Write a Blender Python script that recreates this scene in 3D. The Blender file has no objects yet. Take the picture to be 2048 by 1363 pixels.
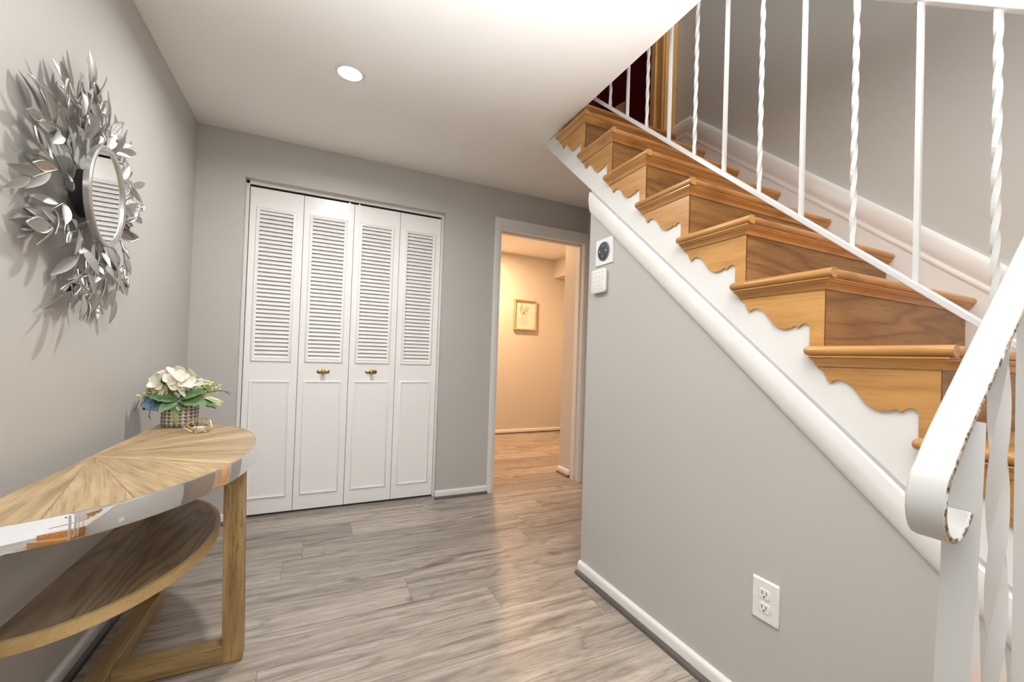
import bpy, bmesh, math, random
from mathutils import Vector, Matrix
R = math.radians
PI = math.pi
C = bpy.context.scene.collection
sc = bpy.context.scene

# ------------------------------------------------------------------ camera, world, exposure
F_PX, W_PX, H_PX = 853.860, 2048, 1363
YAW, PITCH, ROLL = 0.462212811, 0.0155213383, 0.0327357999
fw = Vector((math.sin(YAW)*math.cos(PITCH), math.cos(YAW)*math.cos(PITCH), math.sin(PITCH)))
r0 = Vector((math.cos(YAW), -math.sin(YAW), 0))
u0 = r0.cross(fw)
rt = r0*math.cos(ROLL) + u0*math.sin(ROLL)
up = u0*math.cos(ROLL) - r0*math.sin(ROLL)
cam = bpy.data.cameras.new('camera')
cam.sensor_width = 36
cam.lens = F_PX/W_PX*36
cam.shift_x = -40.3483/W_PX
cam.shift_y = 19.6206/W_PX
cam.clip_start = 0.02
camo = bpy.data.objects.new('camera', cam)
C.objects.link(camo)
M = Matrix.Identity(4)
for k in range(3):
    M[k][0], M[k][1], M[k][2] = rt[k], up[k], -fw[k]
M[0][3], M[1][3], M[2][3] = 0.664932, -3.023278, 1.025371
camo.matrix_world = M
sc.camera = camo
world = bpy.data.worlds.new('world')
world.use_nodes = True
sc.world = world
world.node_tree.nodes['Background'].inputs[0].default_value = (1.0, 0.985, 0.965, 1)
world.node_tree.nodes['Background'].inputs[1].default_value = 0.45
sc.view_settings.view_transform = 'Standard'
sc.view_settings.look = 'None'
sc.view_settings.gamma = 1
sc.view_settings.use_curve_mapping = False
sc.view_settings.exposure = 1.19
sc.cycles.use_denoising = True
sc.cycles.max_bounces = 10
sc.cycles.diffuse_bounces = 6
sc.cycles.sample_clamp_indirect = 6.0
sc.cycles.caustics_reflective = False
sc.cycles.caustics_refractive = False


def lamp(name, loc, power, size, color=(1, 1, 1), rot=(0, 0, 0), spread=180):
    l = bpy.data.lights.new(name, 'AREA')
    l.shape = 'DISK'
    l.size = size
    l.energy = power
    l.color = color
    l.spread = R(spread)
    o = bpy.data.objects.new(name, l)
    o.location = loc
    o.rotation_euler = rot
    C.objects.link(o)
    return o


lamp('downlight_lamp', (0.745, -0.90, 2.285), 6.6, 0.085, (1.0, 0.985, 0.965), spread=165)
lamp('room_fill_light', (0.85, -2.10, 2.285), 0.7, 0.12, (1.0, 0.985, 0.965), spread=165)  # added fill from above, out of view, no fixture behind it
lamp('ceiling_bounce_fill', (1.0, -3.35, 0.80), 31, 0.40, (0.96, 0.985, 1.0), rot=(PI - 0.22, 0, 0), spread=95)  # added fill behind the camera, bounced off the ceiling; no real lamp there
lamp('stairwell_fill_light', (2.2, -2.6, 4.85), 9, 0.35, (1.0, 0.95, 0.88))  # added unseen fill to brighten the stairs from above
lamp('hall_lamp', (2.42, 1.55, 2.38), 25, 0.12, (1.0, 0.60, 0.335))

# ------------------------------------------------------------------ node helpers


class NT:
    def __init__(self, name):
        self.m = bpy.data.materials.new(name)
        self.m.use_nodes = True
        self.t = self.m.node_tree
        self.b = self.t.nodes['Principled BSDF']

    def n(self, kind, **kw):
        nd = self.t.nodes.new(kind)
        for k, v in kw.items():
            setattr(nd, k, v)
        return nd

    def put(self, sock, v):
        if isinstance(v, bpy.types.NodeSocket):
            self.t.links.new(v, sock)
        elif v is not None:
            sock.default_value = v

    def math(self, op, a, b=None, c=None):
        nd = self.n('ShaderNodeMath', operation=op)
        for i, v in enumerate((a, b, c)):
            self.put(nd.inputs[i], v)
        return nd.outputs[0]

    def obj(self):
        return self.n('ShaderNodeTexCoord').outputs['Object']

    def sep(self, v):
        nd = self.n('ShaderNodeSeparateXYZ')
        self.put(nd.inputs[0], v)
        return nd.outputs

    def comb(self, x, y, z):
        nd = self.n('ShaderNodeCombineXYZ')
        for i, v in enumerate((x, y, z)):
            self.put(nd.inputs[i], v)
        return nd.outputs[0]

    def noise(self, vec, scale, detail=3.0, rough=0.5, dist=0.0):
        nd = self.n('ShaderNodeTexNoise')
        self.put(nd.inputs['Vector'], vec)
        self.put(nd.inputs['Scale'], scale)
        nd.inputs['Detail'].default_value = detail
        nd.inputs['Roughness'].default_value = rough
        nd.inputs['Distortion'].default_value = dist
        return nd.outputs['Fac']

    def white(self, vec):
        nd = self.n('ShaderNodeTexWhiteNoise', noise_dimensions='3D')
        self.put(nd.inputs['Vector'], vec)
        return nd.outputs['Value']

    def ramp(self, fac, stops, interp='LINEAR'):
        nd = self.n('ShaderNodeValToRGB')
        nd.color_ramp.interpolation = interp
        el = nd.color_ramp.elements
        while len(el) < len(stops):
            el.new(0.5)
        for e, (p, c) in zip(el, stops):
            e.position = p
            e.color = (*c, 1) if len(c) == 3 else c
        self.put(nd.inputs[0], fac)
        return nd.outputs[0]

    def mix(self, fac, a, b, mode='MIX'):
        nd = self.n('ShaderNodeMix', data_type='RGBA', blend_type=mode)
        self.put(nd.inputs[0], fac)
        for s, v in ((nd.inputs[6], a), (nd.inputs[7], b)):
            if isinstance(v, tuple) and len(v) == 3:
                v = (*v, 1)
            self.put(s, v)
        return nd.outputs[2]

    def bump(self, h, strength=0.2, dist=0.002):
        nd = self.n('ShaderNodeBump')
        nd.inputs['Strength'].default_value = strength
        nd.inputs['Distance'].default_value = dist
        self.put(nd.inputs['Height'], h)
        self.put(self.b.inputs['Normal'], nd.outputs[0])

    def set(self, col=None, rough=None, metal=None, spec=None, **kw):
        if col is not None:
            self.put(self.b.inputs['Base Color'], (*col, 1) if isinstance(col, tuple) and len(col) == 3 else col)
        if rough is not None:
            self.put(self.b.inputs['Roughness'], rough)
        if metal is not None:
            self.put(self.b.inputs['Metallic'], metal)
        if spec is not None:
            self.put(self.b.inputs['Specular IOR Level'], spec)
        for k, v in kw.items():
            self.put(self.b.inputs[k], v)
        return self.m


def paint(name, col, rough=0.55, var=0.03, bump=0.04, spec=0.4, scale=60):
    t = NT(name)
    o = t.obj()
    f = t.noise(o, 2.2, 4)
    lo = tuple(c*(1-var) for c in col)
    hi = tuple(min(1, c*(1+var)) for c in col)
    t.bump(t.noise(o, scale, 3), bump, 0.001)
    return t.set(t.ramp(f, [(0.3, lo), (0.7, hi)]), rough, 0, spec)


def wood(name, dark, mid, light, axis='x', s=1.0, rough=0.4, rings=9.0, ringamt=0.55, pores=0.35, bump=0.15, spec=0.45, seed=0.0, fl=1.0):
    """plain sawn board with the grain running along one object axis, different on every object"""
    t = NT(name)
    x, y, z = t.sep(t.obj())[:3]
    rnd = t.n('ShaderNodeObjectInfo').outputs['Random']
    off = t.math('MULTIPLY_ADD', rnd, 37.0, seed)
    g = {'x': (x, y, z), 'y': (y, x, z), 'z': (z, x, y)}[axis]
    lng = t.math('ADD', g[0], off)
    a = t.math('ADD', g[1], off)
    v1 = t.comb(t.math('MULTIPLY', lng, 1.6*s*fl), t.math('MULTIPLY', a, 7.0*s), t.math('MULTIPLY', g[2], 7.0*s))
    n1 = t.noise(v1, 1.0, 2.0, 0.45, 0.6)
    band = t.math('PINGPONG', t.math('MULTIPLY', n1, rings), 1.0)
    band = t.math('POWER', band, 1.6)
    v2 = t.comb(t.math('MULTIPLY', lng, 9.0*s), t.math('MULTIPLY', a, 190.0*s), t.math('MULTIPLY', g[2], 190.0*s))
    n2 = t.noise(v2, 1.0, 3.0, 0.6)
    v3 = t.comb(t.math('MULTIPLY', lng, 2.0*s), t.math('MULTIPLY', a, 30.0*s), t.math('MULTIPLY', g[2], 30.0*s))
    n3 = t.noise(v3, 1.0, 3.0, 0.55)
    base = t.ramp(n3, [(0.3, mid), (0.7, light)])
    c = t.mix(t.math('MULTIPLY', band, ringamt), base, dark)
    pf = t.ramp(n2, [(0.32, (1, 1, 1)), (0.46, (0, 0, 0))])
    c = t.mix(t.math('MULTIPLY', pf, pores), c, dark)
    tone = t.math('MULTIPLY_ADD', rnd, 0.22, 0.89)
    c = t.mix(1.0, c, t.comb(tone, tone, tone), 'MULTIPLY')
    t.bump(n2, bump, 0.0012)
    return t.set(c, rough, 0, spec)


M_ = {}
M_['wall'] = paint('greige_wall_paint', (0.50, 0.487, 0.464), 0.5, 0.012, 0.06, 0.35, 90)
M_['hallwall'] = paint('hall_wall_paint', (0.63, 0.60, 0.55), 0.5, 0.012, 0.05, 0.3, 90)
M_['ceil'] = paint('ceiling_paint', (0.89, 0.875, 0.85), 0.8, 0.01, 0.05, 0.2, 90)
M_['white'] = paint('white_trim_paint', (0.75, 0.745, 0.73), 0.32, 0.012, 0.02, 0.5, 40)
M_['door'] = paint('white_door_paint', (0.87, 0.86, 0.85), 0.3, 0.01, 0.02, 0.5, 40)
M_['groove'] = paint('grey_caulk', (0.46, 0.45, 0.43), 0.6, 0.03)
M_['iron'] = paint('white_enamel_iron', (0.57, 0.57, 0.56), 0.22, 0.015, 0.06, 0.5, 220)
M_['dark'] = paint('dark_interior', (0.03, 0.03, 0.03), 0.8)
M_['maroon'] = paint('maroon_paint', (0.16, 0.006, 0.012), 0.6, 0.05)
M_['shoe'] = wood('dark_shoe_wood', (0.06, 0.05, 0.045), (0.11, 0.092, 0.08), (0.15, 0.125, 0.11), 'x', 1, 0.45)
M_['shoe_y'] = wood('dark_shoe_wood_long', (0.06, 0.05, 0.045), (0.11, 0.092, 0.08), (0.15, 0.125, 0.11), 'y', 1, 0.45)
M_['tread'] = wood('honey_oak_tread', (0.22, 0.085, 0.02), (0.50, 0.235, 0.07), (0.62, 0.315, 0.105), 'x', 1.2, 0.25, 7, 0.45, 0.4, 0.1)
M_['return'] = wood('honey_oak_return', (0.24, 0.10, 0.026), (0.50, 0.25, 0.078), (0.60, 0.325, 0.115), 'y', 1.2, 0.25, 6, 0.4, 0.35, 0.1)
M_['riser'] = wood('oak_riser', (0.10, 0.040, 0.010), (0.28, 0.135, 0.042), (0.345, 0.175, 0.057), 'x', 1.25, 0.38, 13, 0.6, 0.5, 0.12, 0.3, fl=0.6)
M_['bracket'] = wood('oak_bracket', (0.27, 0.12, 0.032), (0.53, 0.275, 0.085), (0.62, 0.34, 0.12), 'y', 1.2, 0.32, 6, 0.42, 0.42, 0.08, 0.4)
M_['doorframe'] = wood('orange_pine_frame', (0.42, 0.19, 0.05), (0.66, 0.36, 0.13), (0.76, 0.46, 0.19), 'z', 1.2, 0.3, 5, 0.3, 0.2, 0.05)
M_['leg'] = wood('brushed_oak_leg', (0.10, 0.055, 0.016), (0.33, 0.20, 0.068), (0.50, 0.35, 0.165), 'z', 1.6, 0.5, 5, 0.45, 0.8, 0.5)
M_['rail'] = wood('brushed_oak_rail', (0.13, 0.08, 0.03), (0.32, 0.205, 0.085), (0.42, 0.29, 0.14), 'y', 1.4, 0.5, 6, 0.4, 0.6, 0.4)
M_['railx'] = wood('brushed_oak_cross_rail', (0.10, 0.06, 0.02), (0.27, 0.165, 0.06), (0.38, 0.26, 0.12), 'x', 1.4, 0.5, 6, 0.4, 0.7, 0.4)
M_['shelf'] = wood('brown_oak_shelf', (0.07, 0.044, 0.022), (0.26, 0.178, 0.098), (0.36, 0.26, 0.16), 'y', 1.3, 0.42, 20, 0.7, 0.5, 0.3, fl=0.42)
M_['edge'] = wood('pale_oak_edging', (0.22, 0.13, 0.045), (0.45, 0.30, 0.13), (0.53, 0.37, 0.17), 'y', 1.2, 0.45, 5, 0.3, 0.3, 0.2)


def simple(name, col, rough=0.5, metal=0.0, spec=0.5, **kw):
    t = NT(name)
    f = t.noise(t.obj(), 35.0, 3)
    lo = tuple(c*0.95 for c in col)
    return t.set(t.ramp(f, [(0.35, lo), (0.65, col)]), rough, metal, spec, **kw)


M_['chrome'] = simple('polished_chrome', (0.86, 0.85, 0.84), 0.03, 1.0)
M_['silver'] = simple('brushed_silver', (0.60, 0.59, 0.57), 0.36, 1.0)
M_['leafmetal'] = simple('pewter_leaf', (0.42, 0.41, 0.395), 0.42, 0.75)
M_['stemmetal'] = simple('pewter_stem', (0.55, 0.54, 0.52), 0.3, 1.0)
M_['mirror'] = simple('mirror_glass', (0.90, 0.91, 0.90), 0.0, 1.0)
M_['brass'] = simple('antique_brass', (0.42, 0.30, 0.10), 0.22, 1.0)
M_['gold'] = simple('gold_wire', (0.83, 0.66, 0.34), 0.2, 1.0)
M_['plastic'] = simple('white_plastic', (0.80, 0.79, 0.77), 0.35)
M_['plate'] = simple('white_cover_plate', (0.84, 0.84, 0.85), 0.3)
M_['keymark'] = simple('grey_key', (0.62, 0.62, 0.61), 0.45)
M_['slot'] = simple('dark_slot', (0.02, 0.02, 0.02), 0.6)
M_['speaker'] = simple('charcoal_speaker', (0.055, 0.058, 0.065), 0.55)
M_['ringgrey'] = simple('grey_ring', (0.25, 0.26, 0.28), 0.4)
M_['wax'] = simple('tealight_wax', (0.85, 0.80, 0.70), 0.4)
M_['petal'] = simple('cream_petal', (0.84, 0.81, 0.70), 0.6, **{'Subsurface Weight': 0.0})
M_['petalgreen'] = simple('pale_green_petal', (0.66, 0.70, 0.42), 0.6)
M_['blue'] = simple('dusty_blue_petal', (0.16, 0.26, 0.36), 0.7)
M_['twig'] = simple('dark_twig', (0.05, 0.04, 0.045), 0.7)
M_['bud'] = simple('lime_bud', (0.56, 0.66, 0.28), 0.6)
M_['palesprig'] = simple('pale_sprig', (0.60, 0.66, 0.36), 0.6)
M_['wedge'] = simple('orange_wood', (0.30, 0.10, 0.025), 0.5)
M_['framewood'] = wood('light_frame_wood', (0.32, 0.20, 0.09), (0.52, 0.36, 0.19), (0.58, 0.42, 0.24), 'z', 2, 0.5, 5, 0.3, 0.2, 0.1)
M_['mat'] = simple('cream_paper', (0.80, 0.74, 0.68), 0.8)
M_['goldfoil'] = simple('gold_foil', (0.46, 0.37, 0.20), 0.5, 0.0)


def leaf_green():
    t = NT('green_leaf')
    x, y, z = t.sep(t.obj())[:3]
    n = t.noise(t.obj(), 60.0, 3)
    rnd = t.n('ShaderNodeObjectInfo').outputs['Random']
    a = t.ramp(n, [(0.3, (0.06, 0.13, 0.045)), (0.7, (0.14, 0.25, 0.10))])
    b = t.ramp(n, [(0.3, (0.14, 0.24, 0.11)), (0.7, (0.26, 0.38, 0.20))])
    return t.set(t.mix(rnd, a, b), 0.45, 0, 0.4)


M_['leafgreen'] = leaf_green()


def lens_emit():
    t = NT('glowing_lens')
    return t.set((1, 1, 1), 0.4, 0, 0.5, **{'Emission Color': (1, 0.97, 0.92, 1), 'Emission Strength': 14.0})


M_['lens'] = lens_emit()


def laminate():
    t = NT('grey_oak_laminate')
    x, y, z = t.sep(t.obj())[:3]
    PW, PL = 0.195, 1.22
    ys = t.math('DIVIDE', t.math('ADD', y, 0.05), PW)
    row = t.math('FLOOR', ys)
    fy = t.math('FRACT', ys)
    ro = t.math('MULTIPLY', t.white(t.comb(row, 3.7, 0.0)), PL)
    xs_ = t.math('DIVIDE', t.math('ADD', t.math('ADD', x, ro), 20.0), PL)
    col = t.math('FLOOR', xs_)
    fx = t.math('FRACT', xs_)
    pid = t.white(t.comb(row, col, 1.3))
    pid2 = t.white(t.comb(col, row, 8.1))
    sh = t.math('MULTIPLY', pid, 53.0)
    # cathedral figure
    v1 = t.comb(t.math('MULTIPLY', t.math('ADD', x, sh), 1.25), t.math('MULTIPLY_ADD', y, 8.5, sh), sh)
    n1 = t.noise(v1, 1.0, 2.0, 0.45, 0.5)
    band = t.math('PINGPONG', t.math('MULTIPLY', n1, 17.0), 1.0)
    band = t.math('POWER', band, 3.6)
    # long smoky streaks
    v2 = t.comb(t.math('MULTIPLY', t.math('ADD', x, sh), 1.5), t.math('MULTIPLY_ADD', y, 27.0, sh), pid)
    n2 = t.noise(v2, 1.0, 5.0, 0.66, 0.2)
    # fine pores
    v3 = t.comb(t.math('MULTIPLY', x, 14.0), t.math('MULTIPLY', y, 260.0), sh)
    n3 = t.noise(v3, 1.0, 3.0, 0.65)
    # knots
    v4 = t.comb(t.math('MULTIPLY', t.math('ADD', x, sh), 2.4), t.math('MULTIPLY_ADD', y, 5.5, sh), sh)
    n4 = t.noise(v4, 1.0, 1.0, 0.4, 0.8)
    base = t.ramp(n2, [(0.30, (0.14, 0.118, 0.10)), (0.42, (0.335, 0.292, 0.251)), (0.68, (0.51, 0.45, 0.39))])
    c = t.mix(t.math('MULTIPLY', band, 0.5), base, (0.125, 0.105, 0.089))
    pf = t.ramp(n3, [(0.38, (1, 1, 1)), (0.52, (0, 0, 0))])
    c = t.mix(t.math('MULTIPLY', pf, 0.42), c, (0.14, 0.118, 0.10))
    kf = t.ramp(n4, [(0.70, (0, 0, 0)), (0.76, (1, 1, 1))])
    c = t.mix(t.math('MULTIPLY', kf, 0.7), c, (0.085, 0.07, 0.06))
    tone = t.math('MULTIPLY_ADD', pid2, 0.42, 0.78)
    c = t.mix(1.0, c, t.comb(tone, t.math('MULTIPLY', tone, 0.995), t.math('MULTIPLY', tone, 0.985)), 'MULTIPLY')
    ey = t.math('LESS_THAN', t.math('MINIMUM', fy, t.math('SUBTRACT', 1.0, fy)), 0.007)
    ex = t.math('LESS_THAN', t.math('MINIMUM', fx, t.math('SUBTRACT', 1.0, fx)), 0.0011)
    seam = t.math('MAXIMUM', ex, ey)
    c = t.mix(t.math('MULTIPLY', seam, 0.62), c, (0.09, 0.075, 0.062))
    t.bump(t.math('ADD', t.math('MULTIPLY', n3, 0.5), t.math('MULTIPLY', seam, -1.2)), 0.10, 0.001)
    return t.set(c, t.math('MULTIPLY_ADD', n3, 0.15, 0.27), 0, 0.45)


M_['floor'] = laminate()


def starburst():
    t = NT('starburst_oak_veneer')
    x, y, z = t.sep(t.obj())[:3]
    NS = 14
    ang = t.math('ARCTAN2', x, y)
    sg = t.math('DIVIDE', ang, PI/NS)
    seg = t.math('FLOOR', sg)
    fr = t.math('FRACT', sg)
    rnd = t.white(t.comb(seg, 2.2, 5.1))
    rnd2 = t.white(t.comb(seg, 7.2, 1.1))
    ca = t.math('MULTIPLY', t.math('ADD', seg, 0.5), PI/NS)
    cs, sn = t.math('COSINE', ca), t.math('SINE', ca)
    u = t.math('ADD', t.math('MULTIPLY', y, cs), t.math('MULTIPLY', x, sn))
    v = t.math('SUBTRACT', t.math('MULTIPLY', x, cs), t.math('MULTIPLY', y, sn))
    sh = t.math('MULTIPLY', rnd, 29.0)
    v1 = t.comb(t.math('MULTIPLY_ADD', u, 2.6, sh), t.math('MULTIPLY_ADD', v, 16.0, sh), sh)
    n1 = t.noise(v1, 1.0, 2.0, 0.5, 0.5)
    band = t.math('POWER', t.math('PINGPONG', t.math('MULTIPLY', n1, 16.0), 1.0), 1.8)
    v2 = t.comb(t.math('MULTIPLY', u, 9.0), t.math('MULTIPLY', v, 240.0), sh)
    n2 = t.noise(v2, 1.0, 3.0, 0.6)
    v3 = t.comb(t.math('MULTIPLY', u, 3.0), t.math('MULTIPLY_ADD', v, 38.0, sh), sh)
    n3 = t.noise(v3, 1.0, 3.0, 0.55)
    c = t.ramp(n3, [(0.32, (0.36, 0.245, 0.128)), (0.68, (0.60, 0.44, 0.25))])
    c = t.mix(t.math('MULTIPLY', band, t.math('MULTIPLY_ADD', rnd2, 0.45, 0.1)), c, (0.20, 0.125, 0.058))
    pf = t.ramp(n2, [(0.34, (1, 1, 1)), (0.48, (0, 0, 0))])
    c = t.mix(t.math('MULTIPLY', pf, 0.5), c, (0.20, 0.13, 0.062))
    tone = t.math('MULTIPLY_ADD', rnd, 0.36, 0.80)
    c = t.mix(1.0, c, t.comb(tone, tone, tone), 'MULTIPLY')
    seam = t.math('LESS_THAN', t.math('MINIMUM', fr, t.math('SUBTRACT', 1.0, fr)), 0.012)
    c = t.mix(t.math('MULTIPLY', seam, 0.6), c, (0.08, 0.05, 0.025))
    t.bump(n2, 0.2, 0.001)
    return t.set(c, 0.38, 0, 0.45)


M_['starburst'] = starburst()


def pot_pattern():
    t = NT('triangle_pattern_pot')
    x, y, z = t.sep(t.obj())[:3]
    u = t.math('MULTIPLY', t.math('ARCTAN2', y, x), 21/(2*PI))
    vv = t.math('MULTIPLY', z, 6.3/0.092)
    fu = t.math('FRACT', t.math('ADD', u, 40.0))
    fv = t.math('FRACT', t.math('ADD', vv, 0.12))
    d = t.math('MULTIPLY', t.math('ABSOLUTE', t.math('SUBTRACT', fu, 0.5)), 2.0)
    tri = t.math('LESS_THAN', d, t.math('MULTIPLY', t.math('SUBTRACT', fv, 0.03), 1.04))
    tri = t.math('MULTIPLY', tri, t.math('LESS_THAN', fv, 0.93))
    line = t.math('LESS_THAN', t.math('ABSOLUTE', t.math('SUBTRACT', fv, 0.97)), 0.02)
    f = t.math('MAXIMUM', tri, t.math('MULTIPLY', line, 0.0))
    n = t.noise(t.obj(), 300.0, 3)
    cw = t.ramp(n, [(0.3, (0.56, 0.53, 0.49)), (0.7, (0.68, 0.65, 0.60))])
    cd = t.ramp(n, [(0.3, (0.115, 0.092, 0.075)), (0.7, (0.19, 0.155, 0.125))])
    return t.set(t.mix(f, cw, cd), 0.65, 0, 0.3)


M_['pot'] = pot_pattern()


def chipped(name, yedge):
    """white enamel with worn brown chips along the near edge of the bar"""
    t = NT(name)
    o = t.obj()
    x, y, z = t.sep(o)[:3]
    n = t.noise(o, 85.0, 4, 0.65)
    nb = t.noise(o, 26.0, 2, 0.5)
    band = t.math('LESS_THAN', y, t.math('MULTIPLY_ADD', n, 0.0035, yedge - 0.0019))
    chip = t.math('MULTIPLY', band, t.math('GREATER_THAN', nb, 0.44))
    n2 = t.noise(o, 140.0, 2, 0.5)
    rust = t.ramp(n2, [(0.4, (0.03, 0.022, 0.015)), (0.6, (0.36, 0.29, 0.20))])
    w = t.ramp(t.noise(o, 9.0, 3), [(0.3, (0.48, 0.47, 0.45)), (0.7, (0.51, 0.51, 0.50))])
    t.bump(t.noise(o, 70.0, 3), 0.12, 0.001)
    return t.set(t.mix(chip, w, rust), 0.2, 0, 0.5)


# ------------------------------------------------------------------ mesh helpers


class MB:
    def __init__(self):
        self.v, self.f = [], []

    def add(self, vs, fs):
        b = len(self.v)
        self.v += [tuple(p) for p in vs]
        self.f += [tuple(i+b for i in q) for q in fs]
        return self

    def box(self, x0, x1, y0, y1, z0, z1):
        v = [(x, y, z) for z in (z0, z1) for y in (y0, y1) for x in (x0, x1)]
        return self.add(v, [(0, 2, 3, 1), (4, 5, 7, 6), (0, 1, 5, 4), (2, 6, 7, 3), (0, 4, 6, 2), (1, 3, 7, 5)])

    def prism(self, poly, axis, a, b):
        """extrude a 2-D polygon (in the two other axes, in x,y,z order) along axis from a to b"""
        def p3(p, t):
            q = list(p)
            q.insert('xyz'.index(axis), t)
            return q
        n = len(poly)
        v = [p3(p, a) for p in poly] + [p3(p, b) for p in poly]
        f = [tuple(range(n))[::-1], tuple(range(n, 2*n))]
        f += [(i, (i+1) % n, n+(i+1) % n, n+i) for i in range(n)]
        return self.add(v, f)

    def loops(self, loops, close=True, cap=True):
        n = len(loops[0])
        v = [p for l in loops for p in l]
        f = []
        for k in range(len(loops)-1):
            for i in range(n if close else n-1):
                j = (i+1) % n
                f.append((k*n+i, k*n+j, (k+1)*n+j, (k+1)*n+i))
        if cap:
            f.append(tuple(range(n))[::-1])
            f.append(tuple((len(loops)-1)*n+i for i in range(n)))
        return self.add(v, f)

    def tube(self, pts, r, n=8, cap=True):
        pts = [Vector(p) for p in pts]
        rs = r if isinstance(r, (list, tuple)) else [r]*len(pts)
        loops = []
        prev = None
        for i, p in enumerate(pts):
            d = (pts[min(i+1, len(pts)-1)] - pts[max(i-1, 0)])
            d = d.normalized() if d.length > 1e-9 else Vector((0, 0, 1))
            if prev is None:
                a = Vector((0, 0, 1)) if abs(d.z) < 0.9 else Vector((1, 0, 0))
                s = d.cross(a).normalized()
            else:
                s = (prev - d*prev.dot(d))
                s = s.normalized() if s.length > 1e-6 else d.orthogonal().normalized()
            prev = s
            t = d.cross(s)
            loops.append([p + (s*math.cos(2*PI*k/n) + t*math.sin(2*PI*k/n))*rs[i] for k in range(n)])
        return self.loops(loops, True, cap)

    def lathe(self, prof, c, n=32, axis='z'):
        """prof: list of (radius, height along axis)"""
        loops = []
        for r, h in prof:
            l = []
            for k in range(n):
                a, b = r*math.cos(2*PI*k/n), r*math.sin(2*PI*k/n)
                p = {'z': (a, b, h), 'x': (h, a, b), 'y': (a, h, b)}[axis]
                l.append((c[0]+p[0], c[1]+p[1], c[2]+p[2]))
            loops.append(l)
        return self.loops(loops)

    def rect_ring(self, u0, u1, v0, v1, prof, to3):
        """mitred frame: prof = list of (inset, height); to3(u, v, h) -> point"""
        loops = []
        for ins, h in prof:
            loops.append([to3(u0+ins, v0+ins, h), to3(u1-ins, v0+ins, h), to3(u1-ins, v1-ins, h), to3(u0+ins, v1-ins, h)])
        return self.loops(loops, True, False)

    def bar(self, p0, p1, w, h, side):
        """square bar from p0 to p1: w along side vector, h across"""
        p0, p1, side = Vector(p0), Vector(p1), Vector(side).normalized()
        d = (p1-p0).normalized()
        nn = d.cross(side).normalized()
        l = [[p + side*a*w/2 + nn*b*h/2 for a, b in ((-1, -1), (1, -1), (1, 1), (-1, 1))] for p in (p0, p1)]
        return self.loops(l)

    def twist(self, p0, p1, w, quarter, end=0.03, turns=True, a0=0.0):
        """upright square bar, twisted between short straight ends"""
        x, y, z0 = p0
        z1 = p1
        n = max(8, int((z1-z0)/0.006))
        loops = []
        for i in range(n+1):
            z = z0 + (z1-z0)*i/n
            zz = min(max(z, z0+end), z1-end) - (z0+end)
            a = a0 + (zz/quarter)*PI/2 if turns else a0
            l = []
            for k in range(8):
                t = PI/4 + k*PI/4
                rr = w*0.7071 if k % 2 == 0 else w*0.5*1.03
                l.append((x + rr*math.cos(t+a), y + rr*math.sin(t+a), z))
            loops.append(l)
        return self.loops(loops)

    def build(self, name, mat, parent=None, origin=(0, 0, 0), smooth=None, bevel=0.0, seg=2):
        me = bpy.data.meshes.new(name)
        ox, oy, oz = origin
        me.from_pydata([(a-ox, b-oy, c-oz) for a, b, c in self.v], [], self.f)
        bm = bmesh.new()
        bm.from_mesh(me)
        bmesh.ops.recalc_face_normals(bm, faces=bm.faces)
        bm.to_mesh(me)
        bm.free()
        me.materials.append(M_[mat] if isinstance(mat, str) else mat)
        if smooth is not None:
            me.polygons.foreach_set('use_smooth', [True]*len(me.polygons))
            me.set_sharp_from_angle(angle=R(smooth))
        o = bpy.data.objects.new(name, me)
        C.objects.link(o)
        if parent is not None:
            o.parent = parent
            # origin of a child is given in world space, parents are unrotated
            wp = Vector((0, 0, 0))
            q = parent
            while q is not None:
                wp += q.location
                q = q.parent
            o.location = Vector(origin) - wp
        else:
            o.location = origin
        if bevel:
            b = o.modifiers.new('bevel', 'BEVEL')
            b.width = bevel
            b.segments = seg
            b.limit_method = 'ANGLE'
            b.angle_limit = R(35)
        return o


def thing(name, label, cat, loc=(0, 0, 0), group=None, structure=False):
    o = bpy.data.objects.new(name, None)
    o.empty_display_size = 0.05
    o.location = loc
    C.objects.link(o)
    if structure:
        o['kind'] = 'structure'
    o['label'] = label
    o['category'] = cat
    if group:
        o['group'] = group
    return o


def struct(o, label=None, cat=None):
    o['kind'] = 'structure'
    if label:
        o['label'] = label
    if cat:
        o['category'] = cat
    return o


# ------------------------------------------------------------------ dimensions of the place
H = 2.30
XCL, XCR, ZC = 0.2363, 1.4436, 2.0404          # closet opening
XDL, XDR, ZD = 1.8752, 2.6300, 1.9925          # doorway to the hall
XS = 1.8285                                     # face of the wall under the stairs
YE = -1.2828                                    # its far end
Y0, RUN, Z0, RISE = -2.6080, 0.23212, 1.0275, 0.19832
XW = 2.6524                                     # right wall of the stairwell
YF = -3.75                                       # front of the foyer
WT = 0.12
DOORY = 0.06

# ------------------------------------------------------------------ room shell
struct(MB().box(-0.12, 4.0, -6.5, 2.35, -0.08, 0.0).build('floor', 'floor'), 'grey oak laminate plank floor', 'floor')
struct(MB().box(-0.12, 0.0, YF, 0.0, 0, H).build('wall_left', 'wall'), 'greige left wall behind the console table', 'wall')

b = MB()
b.box(-0.12, XCL, 0, WT, 0, H)
b.box(XCL, XCR, 0, WT, ZC, H)
b.box(XCR, XDL-0.012, 0, WT, 0, H)
b.box(XDL-0.012, XDR+0.012, 0, WT, ZD+0.012, H)
b.box(XDR+0.012, 2.80, 0, WT, 0, H)
struct(b.build('wall_back', 'wall'), 'greige far wall with the closet and the doorway', 'wall')

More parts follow.
